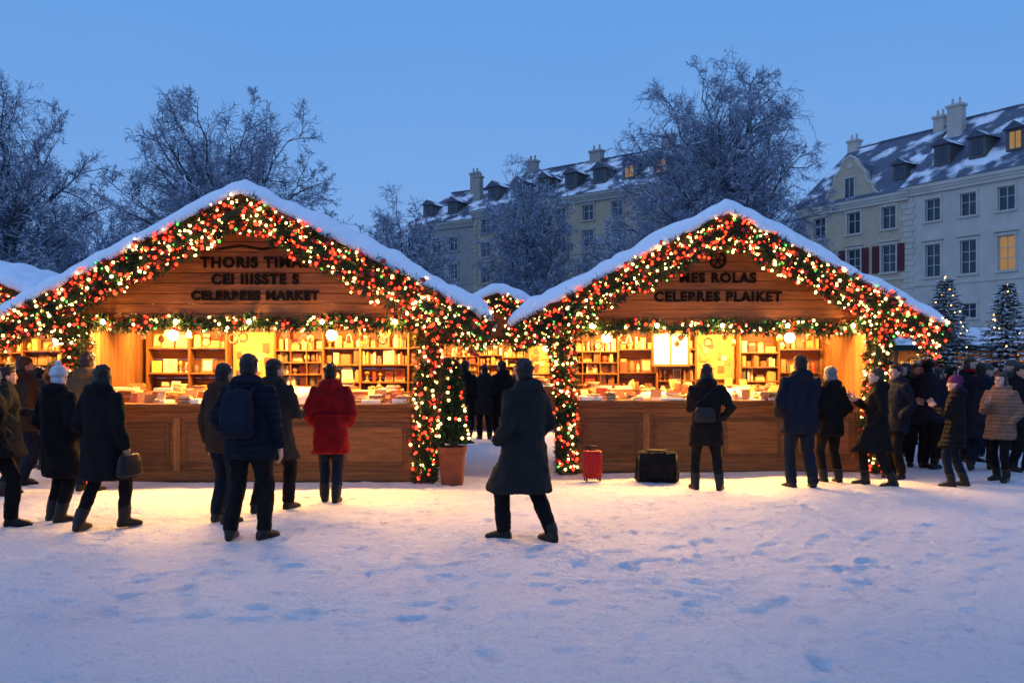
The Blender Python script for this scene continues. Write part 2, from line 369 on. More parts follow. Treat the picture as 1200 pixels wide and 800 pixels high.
    if bag in('hand','shoulder','rear'):
        q=MB()
        bx,by,bz=((.30,.08,.56) if bag=='hand' else ((.27,-.02,.85) if bag=='shoulder' else (-.05,-.235,.98)))
        q.loft([(bx,by,bz,.05,.14),(bx,by,bz+.02,.06,.16),(bx,by,bz+.15,.05,.15),(bx,by,bz+.23,.03,.12)] if bag!='rear' else
               [(bx,by,bz-.02,.12,.045),(bx,by,bz+.02,.14,.055),(bx,by,bz+.14,.13,.05),(bx,by,bz+.18,.1,.03)],n=20,p=3)
        if bag=='hand': q.tube([(bx,by-.07,bz+.2),(bx-.03,by-.04,bz+.3),(bx-.03,by+.04,bz+.3),(bx,by+.07,bz+.2)],.008,6)
        elif bag=='shoulder': q.tube([(bx,by-.1,bz+.2),(.24,-.1,1.2),(.14,-.07,1.5+dz),(.14,.06,1.49+dz),(.24,.12,1.2),(bx,by+.1,bz+.2)],.009,6)
        else: q.tube([(bx-.1,by,bz+.15),(-.17,-.19,1.2),(.12,-.15,1.455+dz),(.15,.0,1.51+dz),(.05,.18,1.35),(-.17,.15,1.1),(-.23,-.05,1.06),(bx-.1,by,bz+.15)],.01,6)
        softmesh(q,'bag',M_leather,E,.009 ,0)
    if coat=='red':
        q=MB(); q.loft([(0,0,1.085+dz,.199*w,.155),(0,0,1.125+dz,.199*w,.155)],n=24,p=2.25); q.obj('belt',[C['red']],E,True)
    return E
W1=((-.08,.22,4),(.1,-.24,-10)); W2=((-.1,-.18,12),(.09,.18,-4)); ST=((-.11,.03,10),(.11,-.03,-12)); WD=((-.16,.0,14),(.17,-.06,-16))
P=person
P('standing_man',-14,8.9,1.76,-75,'black',.75,'black','short',stance=W1,arms=('pocket','pocket'))
P('standing_woman',8,11.2,1.68,-60,'char',.55,'black','short','dark',stance=ST,arms=('front','pocket'),fem=True,glove=True)
P('standing_man',28,12.2,1.82,-40,'brown',.75,'jean','short','brown',stance=ST,arms=('pocket','pocket'),scarf='grey')
P('standing_woman',68,9.35,1.69,-25,'black',.5,'black','bob','dark',hat='white',stance=ST,arms=('pocket','pocket'),fem=True,bulk=1.15,skin=1,turn=35)
P('standing_woman',119,8.95,1.73,-22,'black',.52,'black','bob','dark',stance=((-.12,-.16,15),(.14,.2,-20)),arms=('pocket','down'),fem=True,bag='hand',bulk=1.15,hood=True,turn=35)
P('standing_man',103,11.6,1.88,-10,'tan',.75,'jean','short','brown',stance=ST,arms=('pocket','pocket'))
P('standing_man',262,9.3,1.72,-25,'brown',.78,'jean','short','dark',stance=ST,arms=('down','front'))
P('standing_man',291,8.42,1.81,-8,'navyp',.76,'black','short','dark',stance=((-.15,-.05,12),(.16,.02,-22)),arms=('pocket','down'),bag='backpack',turn=10,bulk=1.08)
P('standing_man',321,10.0,1.79,-20,'char',.6,'black','short','dark',stance=W2,arms=('pocket','front'),turn=-15)
P('standing_woman',387,10.65,1.73,6,'red',.62,'jean','bun','dark',stance=((-.07,.03,5),(.08,-.06,-8)),arms=('pocket','pocket'),fem=True,bulk=1.1)
P('walking_man',615,8.35,1.79,48,'char',.47,'black','short','dark',stance=((-.12,.19,18),(.11,-.22,-15)),arms=('pocket','pocket'),turn=-32,bulk=1.14,hood=True)
for i,(px,d,H,f,ct) in enumerate([(524,16.2,1.84,20,'black'),(545,18.5,1.8,-30,'black'),(568,19.6,1.72,10,'char'),(588,19.0,1.8,40,'black'),(532,21,1.7,180,'navy'),(606,21.5,1.72,150,'brown')]):
    P('standing_man',px,d,H,f,ct,.6,'black','short','dark',stance=ST,arms=('pocket','pocket'),low=True,bulk=1.08)
P('standing_woman',828,11.75,1.72,-6,'black',.62,'black','long','dark',stance=WD,arms=('front','hip'),fem=True,bag='rear',bulk=1.12)
P('standing_man',938,11.8,1.84,5,'navy',.74,'jean','short','dark',stance=((-.12,.03,14),(.14,-.05,-16)),arms=('pocket','front'),bulk=1.1)
P('standing_woman',973,12.35,1.68,14,'black',.72,'black','bob','grey',stance=ST,arms=('pocket','pocket'),fem=True,bulk=1.06)
P('standing_woman',1028,12.1,1.68,75,'black',.5,'black','short','brown',stance=W2,arms=('pocket','phone'),fem=True,skin=1,hood=True)
P('standing_man',1050,12.9,1.72,110,'navy',.72,'black','short','dark',stance=ST,arms=('pocket','pocket'))
P('standing_man',1075,14.4,1.74,170,'char',.72,'black','short','brown',stance=ST,arms=('front','front'),scarf='grey')
P('standing_woman',1120,12.0,1.56,60,'blackp',.62,'jean','short','dark',hat='purple',stance=((-.1,.08,10),(.1,-.1,-15)),arms=('phone','pocket'),fem=True,skin=1,bulk=1.08)
P('standing_woman',1173,12.6,1.6,125,'beige',.68,'black','bob','brown',stance=((-.1,.06,10),(.1,-.06,-15)),arms=('pocket','phone'),fem=True,skin=1,bulk=1.14)
P('standing_man',1196,13.8,1.72,200,'black',.72,'black','short','dark',stance=ST,arms=('pocket','pocket'))
rr=random.Random(5)
keys=['black','navy','char','brown','black','grey','olive','blackp','blue','black','tan','plum','char']
for px,d in [(1042,14.9),(1062,16.2),(1098,15.6),(1137,15.0),(1158,15.6),(1085,18.2),(1112,18.6),(1128,20),(1148,18.4),(1186,17.2),(1050,19.5),(1070,21.5),(1165,20.5),(1200,21),(1095,23),(1140,24),(1178,25),(1205,16.5),(1030,17.5),(1118,27),(1160,29),(1080,26),(1192,24),(1060,25),(1100,31),(1132,33),(1150,27),(1072,30),(1044,28),(1088,14.2),(1150,14.0)]:
    P(rr.choice(['standing_man','standing_woman']),px,d,rr.uniform(1.62,1.84),rr.uniform(-60,240),rr.choice(keys),rr.choice([.75,.6,.5]),rr.choice(['black','jean']),
      rr.choice(['short','short','long','bob','tail']),rr.choice(['dark','brown','dark','grey','blond']),hat=rr.choice([None,None,'grey','black','red']),skin=rr.choice([0,1,1]),stance=rr.choice([ST,W1,W2]),
      arms=rr.choice([('pocket','pocket'),('pocket','front'),('down','pocket'),('pocket','phone')]),scarf=rr.choice([None,None,'red','grey']),low=True,bulk=rr.uniform(1,1.15))
for px,d in [(45,14.0),(12,15.5),(62,16)]:
    P('standing_man',px,d,rr.uniform(1.65,1.8),rr.uniform(-60,60),rr.choice(keys),.6,'black','short','dark',stance=ST,arms=('pocket','pocket'),low=True)
# ------------------------------------------------------------------ stalls
SPR=random.Random(3)
def sprigs(mb,p,outdir,L,k=6,wd=.011,m=0):
    for _ in range(k):
        d=(outdir+V((SPR.gauss(0,.55),SPR.gauss(0,.55),SPR.gauss(0,.55)))).normalized()
        sd=d.orthogonal(); sd.rotate(Matrix.Rotation(SPR.uniform(0,6.28),3,d)); sd=sd.normalized()*wd
        l=L*SPR.uniform(.6,1.2); q=p+V((SPR.gauss(0,.02),SPR.gauss(0,.02),SPR.gauss(0,.02)))
        mb.add([q-sd,q+sd,q+d*l],[(0,1,2)],m)
def garland(E,name,path,ra,rb,nsp,nb,prob=(.47,.93),flare=0):
    g=MB(); bl=MB()
    path=[V(p) for p in path]; segs=[(path[i],path[i+1]) for i in range(len(path)-1)]
    Ls=[(b-a).length for a,b in segs]; T=sum(Ls)
    def sample():
        t=SPR.uniform(0,T); gl=t/T
        for (a,b),l in zip(segs,Ls):
            if t<=l: break
            t-=l
        ax=(b-a).normalized(); yv=V((0,-1,0)); pv=ax.cross(yv).normalized()
        th=SPR.uniform(0,6.283)
        tt=min(1,t/l)
        wob=1+.4*noise.noise(V((a.lerp(b,tt)*2.6)+V((7,3,1))))
        if flare: wob*=1+flare*max(0,1-gl*2.2)
        return a.lerp(b,tt),(pv*math.cos(th)*ra+yv*math.sin(th)*rb)*wob,(pv*math.cos(th)/ra+yv*math.sin(th)/rb).normalized(),ax
    for _ in range(nsp):
        c,o,nn,ax=sample(); r=SPR.uniform(.25,1)**.5
        sprigs(g,c+o*r*.85,(nn*.8+ax*SPR.uniform(-.7,.7)+V((0,0,-.25))).normalized(),.1,6)
    g.tube(path,min(ra,rb)*.55,7)
    for _ in range(nb):
        c,o,nn,ax=sample(); p=c+o*SPR.uniform(.3,1.15); q=SPR.random()
        m=0 if q<prob[0] else (1 if q<prob[1] else 2)
        r=SPR.uniform(.017,.028) if m!=1 else SPR.uniform(.012,.024)
        if m==2: r*=.8
        bl.ell(p,(r,r,r),5,4,m)
    for _ in range(nb//10):
        c,o,nn,ax=sample(); bl.ell(c+o,(.036,.036,.036),10,7,3)
    g.obj(name,[M_fir],E); bl.obj(name+'_lights',[M_bred,M_bwarm,M_bgreen,M_bauble],E,True)
def shelf_row(g,r,x0,x1,z,hmax,y0,kind):
    x=x0+.01
    while x<x1-.04:
        k=r.random()
        if kind=='books': k*=.5
        if k<.22:
            for _ in range(r.randint(2,6)):
                w=r.uniform(.018,.045); hh=min(hmax,r.uniform(.12,.22))
                if x+w>x1: break
                g.box(x,x+w-.002,y0-r.uniform(.1,.16),y0-.02,z,z+hh); x+=w
            x+=r.uniform(0,.05)
        elif k<.5:
            w=min(r.uniform(.07,.22),x1-x); hh=min(hmax,r.uniform(.06,.24)); M=Matrix.Translation((x+w/2,y0-.1,z))@Matrix.Rotation(r.uniform(-.3,.3),4,'Z')
            g.box(-w*.45,w*.45,-.06,.06,0,hh,0,M)
            if r.random()<.5: g.box(-w*.35,w*.35,-.05,.05,hh+.002,min(hmax+.02,hh+.002+r.uniform(.03,.07)),0,M)
            x+=w+.03
        elif k<.84:
            rad=r.uniform(.028,.065); hh=min(hmax,r.uniform(.1,.24)); cx=x+rad
            pr=r.choice([((.8,0),(1,.3),(.9,.7),(.45,.85),(.5,1)),((.6,0),(.5,.1),(1,.45),(.7,.8),(.2,1)),((1,0),(1,.9),(.7,1),(.3,1.0)),((.9,0),(.3,.15),(.3,.5),(.9,.75),(.1,1))])
            g.loft([(cx,y0-.1,z+b*hh,a*rad,a*rad) for a,b in pr],n=10); x+=2*rad+r.uniform(.01,.04)
        else:
            w=min(r.uniform(.1,.2),x1-x); hh=min(hmax,r.uniform(.14,.24)); M=Matrix.Translation((x+w/2,y0-.06,z))@Matrix.Rotation(-.15,4,'X')
            g.box(-w/2,w/2,-.01,.01,0,hh,0,M); g.box(-w*.36,w*.36,-.016,-.0105,hh*.14,hh*.86,0,M); x+=w+.03
def lamp(E,name,loc,kind,energy,color,size=.3,rot=None,size_y=None):
    l=bpy.data.lights.new(name,kind); l.energy=energy; l.color=color
    if kind=='AREA':
        l.size=size
        if size_y: l.shape='RECTANGLE'; l.size_y=size_y
    else: l.shadow_soft_size=size
    o=bpy.data.objects.new(name,l); COL.objects.link(o); o.parent=E; o.location=loc
    if rot: o.rotation_euler=rot
    return o
def stall(x,y,hw,rhw,apex,eave,depth,lines,seed,nb=1.0,power=1.0,rz=0,full=True):
    r=random.Random(seed)
    E=empty('market_stall',(x,y,0),rz); OH=.6
    slope=(apex-eave)/rhw
    rz_=lambda X: apex-abs(X)*slope
    s=MB(); sv=MB()
    ch=1.1
    cx0,cx1=-hw+.16,hw-.16
    s.box(cx0,cx1,.03,.07,.1,ch-.01)
    npan=4 if full else 5; pw=(cx1-cx0)/npan
    for i in range(npan+1): 
        xx=cx0+i*pw; sv.box(max(cx0,xx-.05),min(cx1,xx+.05),-.012,.028,.16,ch-.15)
    s.box(cx0,cx1,-.02,.028,.03,.158); s.box(cx0,cx1,-.014,.028,ch-.148,ch-.072)
    for i in range(npan):
        a=cx0+i*pw+.05; b=cx0+(i+1)*pw-.05
        s.box(a+.06,b-.06,.006,.029,.24,ch-.23); s.box(a+.12,b-.12,-.008,.004,.3,ch-.29)
    s.box(cx0-.04,cx1+.04,-.16,.75,ch,ch+.05)
    s.box(cx0,cx1,-.07,-.016,ch-.068,ch-.002)
    for sx in (-1,1):
        sv.box(sx*hw-.08,sx*hw+.08,-.08,.08,0,2.27)
        sv.box(sx*hw-.06,sx*hw+.06,depth-.12,depth,0,2.27)
        yy=.085
        while yy<depth-.13:
            w=.145; e=min(yy+w,depth-.125)
            sv.box(sx*hw-.02,sx*hw+.02,yy,e-.006,.05,2.38); yy+=w
        s.box(sx*hw-.035,sx*hw+.035,.085,depth-.125,1.1,1.18)
        s.box(sx*hw-.035,sx*hw+.035,.085,depth-.125,.05,.18)
    z=.05
    while z<2.3:
        s.box(-hw+.07,hw-.07,depth-.06,depth-.03,z,z+.155); z+=.16
    s.box(-hw+.03,hw-.03,.0,depth-.05,.0,.04)
    s.box(-rhw+.35,rhw-.35,-.07,.07,2.28,2.44)
    s.box(-hw+.02,hw-.02,.08,depth-.02,2.39,2.43)
    z=2.445; bh=.15
    while z<apex-.12:
        a=max(0,(apex-.05-z)/slope); b=max(0,(apex-.05-(z+bh-.008))/slope)
        a=min(a,rhw-.1); b=min(b,rhw-.1)
        vs=[]
        for yy in (-.03,.02):
            vs+=[(-a,yy,z),(a,yy,z),(b,yy,z+bh-.008),(-b,yy,z+bh-.008)]
        s.add(vs,[(0,1,2,3),(7,6,5,4),(0,4,5,1),(1,5,6,2),(2,6,7,3),(3,7,4,0)]); z+=bh
    s.add([(-rhw+.2,depth-.04,2.4),(rhw-.2,depth-.04,2.4),(0,depth-.04,apex-.06)],[(0,2,1)])
    s.obj('timber_boards',[M_wood],E,bevel=.006); sv.obj('timber_posts',[M_woodv],E,bevel=.006)
    rf=MB()
    for sx in (-1,1):
        vs=[]
        for yy in (-OH,depth+.25):
            vs+=[(0,yy,apex),(sx*rhw,yy,eave),(sx*rhw,yy,eave-.09),(0,yy,apex-.1)]
        rf.add(vs,[(0,1,2,3),(7,6,5,4),(0,4,5,1),(1,5,6,2),(2,6,7,3)])
        yy=-.2
        while yy<depth:
            rf.add([(sx*.05,yy,apex-.12),(sx*(rhw-.05),yy,eave-.07),(sx*(rhw-.05),yy+.07,eave-.07),(sx*.05,yy+.07,apex-.12),
                    (sx*.05,yy,apex-.2),(sx*(rhw-.05),yy,eave-.15),(sx*(rhw-.05),yy+.07,eave-.15),(sx*.05,yy+.07,apex-.2)],
                   [(4,5,6,7),(0,4,7,3),(0,1,5,4),(3,7,6,2),(1,2,6,5)]); yy+=.7
    rf.obj('roof',[M_dark],E)
    sn=MB(); nu=130; nv=28; top=[];bot=[]
    for i in range(nu+1):
        X=-rhw-.06+(2*rhw+.12)*i/nu
        for j in range(nv+1):
            Y=-OH-.1+(depth+.25+OH+.15)*j/nv
            eu=min(i,nu-i)/4; ev=min(j,nv-j)/1.6; e=min(1,max(0,min(eu,ev)))
            zz=rz_(X)-.03*max(0,1-abs(X)/.25)
            th=.05+(.16+.08*noise.noise(V((X*1.3+seed,Y*1.2,0)))+.07*noise.noise(V((X*4+seed,Y*3,2))))*math.sqrt(e)
            ox=.05*noise.noise(V((X*3,Y*3,seed)))
            top.append((X,Y+(ox if j==0 else 0),zz+th)); bot.append((X,Y+(ox if j==0 else 0),zz+.003-(.05+.06*noise.noise(V((X*5,seed,5))) if j==0 else 0)))
    n=len(top); fs=[]
    idx=lambda i,j:i*(nv+1)+j
    for i in range(nu):
        for j in range(nv):
            fs.append((idx(i,j),idx(i+1,j),idx(i+1,j+1),idx(i,j+1))); fs.append((n+idx(i,j),n+idx(i,j+1),n+idx(i+1,j+1),n+idx(i+1,j)))
    for i in range(nu):
        fs.append((n+idx(i,0),n+idx(i+1,0),idx(i+1,0),idx(i,0))); fs.append((idx(i,nv),idx(i+1,nv),n+idx(i+1,nv),n+idx(i,nv)))
    for j in range(nv):
        fs.append((idx(0,j),idx(0,j+1),n+idx(0,j+1),n+idx(0,j))); fs.append((n+idx(nu,j),n+idx(nu,j+1),idx(nu,j+1),idx(nu,j)))
    sn.add(top+bot,fs); sn.obj('roof_snow',[M_snow],E,True)
    w=.25; gy=-OH-.06
    k=int(1500*nb*rhw/3.3)
    off=.3
    garland(E,'gable_garland',[(-rhw-.02,gy,eave-off+.02),(0,gy,apex-off),(rhw+.02,gy,eave-off+.02)],w,.13,k*2,int(960*nb*rhw/3.3))
    hp=[]
    for i in range(25):
        X=-hw+2*hw*i/24; hp.append((X,-.16,2.33-.05*abs(math.sin(i/24*math.pi*4))))
    garland(E,'header_garland',hp,.09,.08,int(800*nb),int(150*nb))
    if full:
        for sx in (-1,1):
            garland(E,'post_garland_'+('left' if sx<0 else 'right'),[(sx*hw+sx*.16,-.3,2.65),(sx*hw+sx*.06,-.16,1.9),(sx*hw,-.12,1.2),(sx*hw+.02,-.12,.02)],.165,.13,950,230,flare=.7)
    if full:
        q=MB()  # added row of bulbs, there to brighten gable, counter and snow
        for i in range(5):
            X=-hw*.84+hw*1.68*i/4
            q.tube([(X,-.071,2.40),(X,-.3,2.42),(X,-.34,2.40)],.009,6,1); q.loft([(X,-.34,2.345,.018,.018),(X,-.34,2.40,.02,.02)],n=8,m=1); q.ell((X,-.34,2.315),(.027,.027,.032),10,7,0)
        q.obj('added_eave_bulbs',[M_addedbulb,M_metal],E,True)
    for tx,zz,sz in lines:
        cu=bpy.data.curves.new('sign_text','FONT'); cu.body=tx; cu.size=sz; cu.align_x='CENTER'; cu.extrude=.012; cu.offset=.009; cu.space_character=1.18
        cu.materials.append(M_letters)
        o=bpy.data.objects.new('sign_text',cu); COL.objects.link(o); o.parent=E; o.location=(0,-.046,zz); o.rotation_euler=(math.pi/2,0,0)
    sh=MB(); g=MB(); bd=MB(); yb=depth-.07
    X=-hw+.1; kinds=['mixed','board','books','tall','mixed','cubby','tall','mixed']; r.shuffle(kinds); bi=0
    while X<hw-.2:
        bw=min(r.choice([.62,.8,.95,.7]),hw-.1-X)
        if hw-.1-(X+bw)<.3: bw=hw-.1-X
        kd=kinds[bi%len(kinds)]; bi+=1
        sh.box(X,X+.03,yb-.26,yb-.002,.06,2.27)
        zs={'mixed':[1.16,1.43,1.72,2.0],'books':[1.16,1.42,1.68,1.94],'tall':[1.16,1.58,2.0],'board':[1.16],'cubby':[1.16,1.36,1.56,1.76,1.96]}[kd]
        for zi,z in enumerate(zs):
            sh.box(X+.03,X+bw,yb-.24,yb-.003,z-.024,z)
            hmax=(zs[zi+1]-z-.04) if zi+1<len(zs) else min(.25,2.3-z)
            shelf_row(g,r,X+.04,X+bw-.01,z,hmax,yb-.03,kd)
        if kd=='cubby':
            for c_ in (1,2): sh.box(X+bw*c_/3,X+bw*c_/3+.015,yb-.235,yb-.004,1.161,2.2)
        if kd=='board':
            bd.box(X+.06,X+bw-.04,yb-.04,yb-.02,1.45,2.26)
            for _ in range(14):
                w_=r.uniform(.07,.16); h_=r.uniform(.08,.18); xx=r.uniform(X+.08,max(X+.09,X+bw-.06-w_)); zz=r.uniform(1.47,2.2-h_); yo=r.uniform(.045,.07)
                g.box(xx,xx+w_,yb-yo,yb-yo+.004,zz,zz+h_)
        X+=bw
    sh.obj('shelves',[M_woodv],E); g.obj('shelf_goods',[M_goods],E); 
    if bd.v: bd.obj('display_boards',[M_board],E)
    g=MB()
    g.box(cx0+.05,cx1-.05,.3,.7,ch+.052,ch+.1); g.box(cx0+.05,cx1-.05,.52,.72,ch+.102,ch+.2)
    g.obj('display_steps',[M_wood],E)
    g=MB(); pp=MB()
    for (ya,yb_,zz) in ((-.13,.26,ch+.052),(.31,.5,ch+.102),(.53,.7,ch+.202)):
        for _ in range(int(50*(cx1-cx0)/4.8*(1.3 if zz<1.2 else .8))):
            X=r.uniform(cx0+.15,cx1-.15); Y=r.uniform(ya+.06,yb_-.04); k=r.random()
            M=Matrix.Translation((X,Y,zz))@Matrix.Rotation(r.uniform(-.5,.5),4,'Z')
            if k<.4:
                z0=0
                for _q in range(r.randint(1,6)):
                    t=r.uniform(.01,.03); a=r.uniform(.06,.11); bb=r.uniform(.05,.08); g.box(-a,a,-bb,bb,z0,z0+t-.001,0,M@Matrix.Rotation(r.uniform(-.2,.2),4,'Z')); z0+=t
            elif k<.57:
                rad=r.uniform(.03,.055); hh=r.uniform(.06,.17); g.loft([(X,Y,zz,rad*.9,rad*.9),(X,Y,zz+hh*.6,rad,rad),(X,Y,zz+hh*.8,rad*.5,rad*.5),(X,Y,zz+hh,rad*.45,rad*.45)],n=10)
            elif k<.8:
                a=r.uniform(.1,.19); pp.box(-a,a,-.1,.1,0,r.uniform(.01,.07),0,M)
            else:
                M2=M@Matrix.Rotation(-.3,4,'X'); a=r.uniform(.06,.1); g.box(-a,a,0,.015,0,r.uniform(.12,.2),0,M2)
    g.obj('counter_goods',[M_goods],E); pp.obj('paper_stacks',[M_paper],E)
    q=MB()
    for _ in range(2 if seed!=1 else 4):
        X=r.uniform(cx0+.6,cx1-1.2); q.ell((X,.22,ch+.04),(r.uniform(.3,.5),.18,r.uniform(.14,.25)),22,10)
    o=q.obj('cloth_heap',[M_paper],E,True); d=o.modifiers.new('sd','SUBSURF'); d.levels=1; d.render_levels=1; d=o.modifiers.new('d','DISPLACE'); d.texture=FOLD; d.strength=.09
    q=MB(); gl=MB()
    for i in range(int(hw*7)):
        X=r.uniform(-hw+.3,hw-.3); Y=r.uniform(.3,1.2); l=r.uniform(.12,.3); q.tube([(X,Y,2.385),(X,Y,2.385-l)],.004,5)
        k=r.random()
        if k<.35: q.ell((X,Y,2.385-l-.05),(.05,.05,.06),10,7)
        elif k<.7: q.loft([(X,Y,2.385-l-.13,.05,.05),(X,Y,2.385-l-.12,.055,.055),(X,Y,2.385-l-.02,.03,.03),(X,Y,2.385-l,.01,.01)],n=8)
        else:
            q.tube([(X+.07*math.cos(a),Y,2.385-l-.07+.07*math.sin(a)) for a in [j*math.pi/6 for j in range(13)]],.016,6)
    q.obj('hanging_goods',[M_goods],E)
    for X in ((-hw*.58,hw*.4) if seed==1 else (-hw*.7,hw*.55)):
        gl.ell((X,.55,2.16),(.085,.085,.085),16,10,0); gl.tube([(X,.55,2.24),(X,.55,2.39)],.008,6,1); gl.loft([(X,.55,2.23,.05,.05),(X,.55,2.26,.015,.015)],n=12,m=1)
    gl.obj('globe_lamps',[M_globe,M_metal],E,True)
    warm=(1.0,.49,.12)
    for i in range(3):
        X=-hw*.62+hw*.62*i
        lamp(E,'ceiling_light',(X,.42,2.36),'AREA',300*power,warm,hw*.55,(math.radians(-40),0,0),.25)
        lamp(E,'shelf_light',(X,depth-.8,2.36),'AREA',105*power,warm,hw*.55,(math.radians(18),0,0),.15)
    return E
LS=stall(-3.72,12.4,2.46,3.40,4.13,2.36,2.1,[('THORIS TIMAS',3.12,.21),('CEI IIISSTE S',2.88,.2),('CELERBEES MARKET',2.65,.18)],1)
RS=stall(3.27,13.6,2.42,3.28,4.07,2.34,2.1,[('MES ROLAS',3.02,.21),('CELEBRES PLAIKET',2.72,.21)],2)
stall(-.35,22.5,2.3,2.7,3.62,2.45,2.2,[],3,nb=.6,power=.8,full=False)
stall(-9.7,15.3,2.3,2.8,3.5,2.4,2.2,[],4,nb=.5,power=.5,full=False)
q=MB(); q.box(-.72,-.12,1.72,1.745,1.72,2.27); q.obj('lit_panel',[M_panel],RS)
q=MB()
for a,b,c,d in ((-.76,-.721,1.68,2.31),(-.119,-.08,1.68,2.31),(-.721,-.119,1.68,1.719),(-.721,-.119,2.271,2.31),(-.435,-.405,1.721,2.269)): q.box(a,b,1.70,1.76 if a!=-.435 else 1.719,c,d)
q.obj('panel_frame',[M_woodv],RS)
q=MB(); q.tube([(math.cos(a)*.12,-.05,3.37+math.sin(a)*.12) for a in [i*math.pi/10 for i in range(21)]],.02,6)
for i in range(3): q.tube([(math.cos(i*1.047)*.11,-.05,3.37+math.sin(i*1.047)*.11),(-math.cos(i*1.047)*.11,-.05,3.37-math.sin(i*1.047)*.11)],.01,5)
q.obj('wheel_ornament',[M_letters],RS)
q=MB(); q.tube([(-.55,-.05,3.38),(-.2,-.05,3.43),(.1,-.05,3.38),(.5,-.05,3.44)],.018,6); q.obj('carved_ornament',[M_letters],LS)
# ------------------------------------------------------------------ small objects
def W(px,d): return ((px-600)/1000*d)
E=empty('suitcase',(W(694,12.55),12.55,0),math.radians(8))
q=MB(); q.loft([(0,0,.05,.12,.09),(0,0,.07,.135,.105),(0,0,.42,.135,.105),(0,0,.45,.12,.09)],n=28,p=5)
for i in range(5): q.box(-.1+i*.045,-.085+i*.045,-.113,-.1,.1,.4)
q.obj('shell',[pm('red_plastic',(.38,.006,.006),(.28,.005,.005),scale=4,rough=.45,spec=.25)],E,True,bevel=.004)
q=MB()
for s in (-1,1):
    q.tube([(s*.07,.07,.44),(s*.07,.07,.5)],.008,8)
    for y_ in (-.07,.07): q.ell((s*.1,y_,.028),(.014,.028,.028))
q.tube([(-.08,.07,.5),(.08,.07,.5)],.013,8); q.box(-.05,.05,-.012,.012,.452,.47); q.obj('handle_and_wheels',[M_metal],E,True)
E=empty('duffel_bag',(W(770,12.5),12.5,0),math.radians(-6))
q=MB(); q.loft([(0,0,0,.28,.14),(0,0,.03,.32,.17),(0,0,.3,.31,.17),(0,0,.42,.28,.13),(0,0,.46,.2,.06)],n=28,p=3.5)
q.loft([(0,-.18,.06,.18,.03),(0,-.19,.08,.2,.035),(0,-.19,.26,.2,.035),(0,-.18,.29,.18,.02)],n=20,p=3.5)
softmesh(q,'body',C['black'],E,.014,.03)
q=MB(); q.tube([(-.14,-.05,.43),(-.11,-.14,.47),(.08,-.15,.46),(.14,-.05,.43)],.014,8); q.tube([(-.27,-.1,.4),(-.27,-.19,.2),(-.27,-.15,.04)],.012,6); q.tube([(.27,-.1,.4),(.27,-.19,.2),(.27,-.15,.04)],.012,6); q.tube([(-.2,0,.465),(.2,0,.465)],.01,6)
q.obj('straps',[M_leather],E,True)
E=empty('potted_shrub',(W(530,12.15),12.15,0))
q=MB(); q.loft([(0,0,0,.15,.15),(0,0,.04,.16,.16),(0,0,.46,.185,.185),(0,0,.48,.21,.21),(0,0,.55,.21,.21),(0,0,.55,.175,.175),(0,0,.51,.165,.165)],n=28,p=4); q.obj('pot',[M_terra],E,bevel=.008)
q=MB(); q.tube([(0,0,.5),(0,0,1.7)],[.03,.01],7)
for _ in range(1500):
    t=SPR.random(); zz=.6+1.15*t; rad=.2*(1-t)**.6*SPR.uniform(.3,1); a=SPR.uniform(0,6.28)
    sprigs(q,V((math.cos(a)*rad,math.sin(a)*rad,zz)),V((math.cos(a),math.sin(a),.3)),.1,5)
q.obj('foliage',[M_fir],E)
q=MB()
for _ in range(70):
    t=SPR.random(); zz=.65+1.1*t; rad=.24*(1-t)**.6; a=SPR.uniform(0,6.28); q.ell((math.cos(a)*rad,math.sin(a)*rad,zz),(.02,.02,.02),6,4,SPR.choice([0,1,1]))
q.obj('lights',[M_bred,M_bwarm],E,True)
def pavilion(x,y,w,dp,zt,ze):
    E=empty('market_pavilion',(x,y,0)); q=MB()
    for sx in(-1,1):
        for sy in (0,1): q.box(sx*w-.05,sx*w+.05,sy*dp-.05,sy*dp+.05,0,ze)
    q.box(-w+.06,w-.06,.0,.05,0,1.0); q.box(-w+.06,w-.06,dp-.03,dp+.03,.0,ze-.02); q.box(-w,w,-.2,.4,1.002,1.05)
    q.obj('frame',[M_woodv],E)
    q=MB(); q.add([(-w-.4,-.4,ze),(w+.4,-.4,ze),(w+.4,dp+.4,ze),(-w-.4,dp+.4,ze),(-w*.6,dp/2,zt),(w*.6,dp/2,zt)],[(0,1,5,4),(1,2,5),(2,3,4,5),(3,0,4),(3,2,1,0)])
    q.box(-w-.41,w+.41,-.42,-.405,ze-.18,ze+.01)
    q.obj('canopy',[pm('green_canvas',(.012,.03,.03),scale=4,rough=.8,snow=.8,snoise=.5,sscale=1.2)],E)
    g=MB(); r=random.Random(3)
    for z in (1.05,1.4,1.75): shelf_row(g,r,-w+.1,w-.1,z,.25,dp-.05,'mixed')
    g.obj('goods',[M_goods],E)
    lamp(E,'canopy_light',(0,dp*.4,ze-.1),'AREA',110,(1,.56,.2),w,None,.4)
pavilion(14.8,28,2.2,2.2,3.0,2.35)
pavilion(21.5,33,2.4,2.2,3.2,2.45)
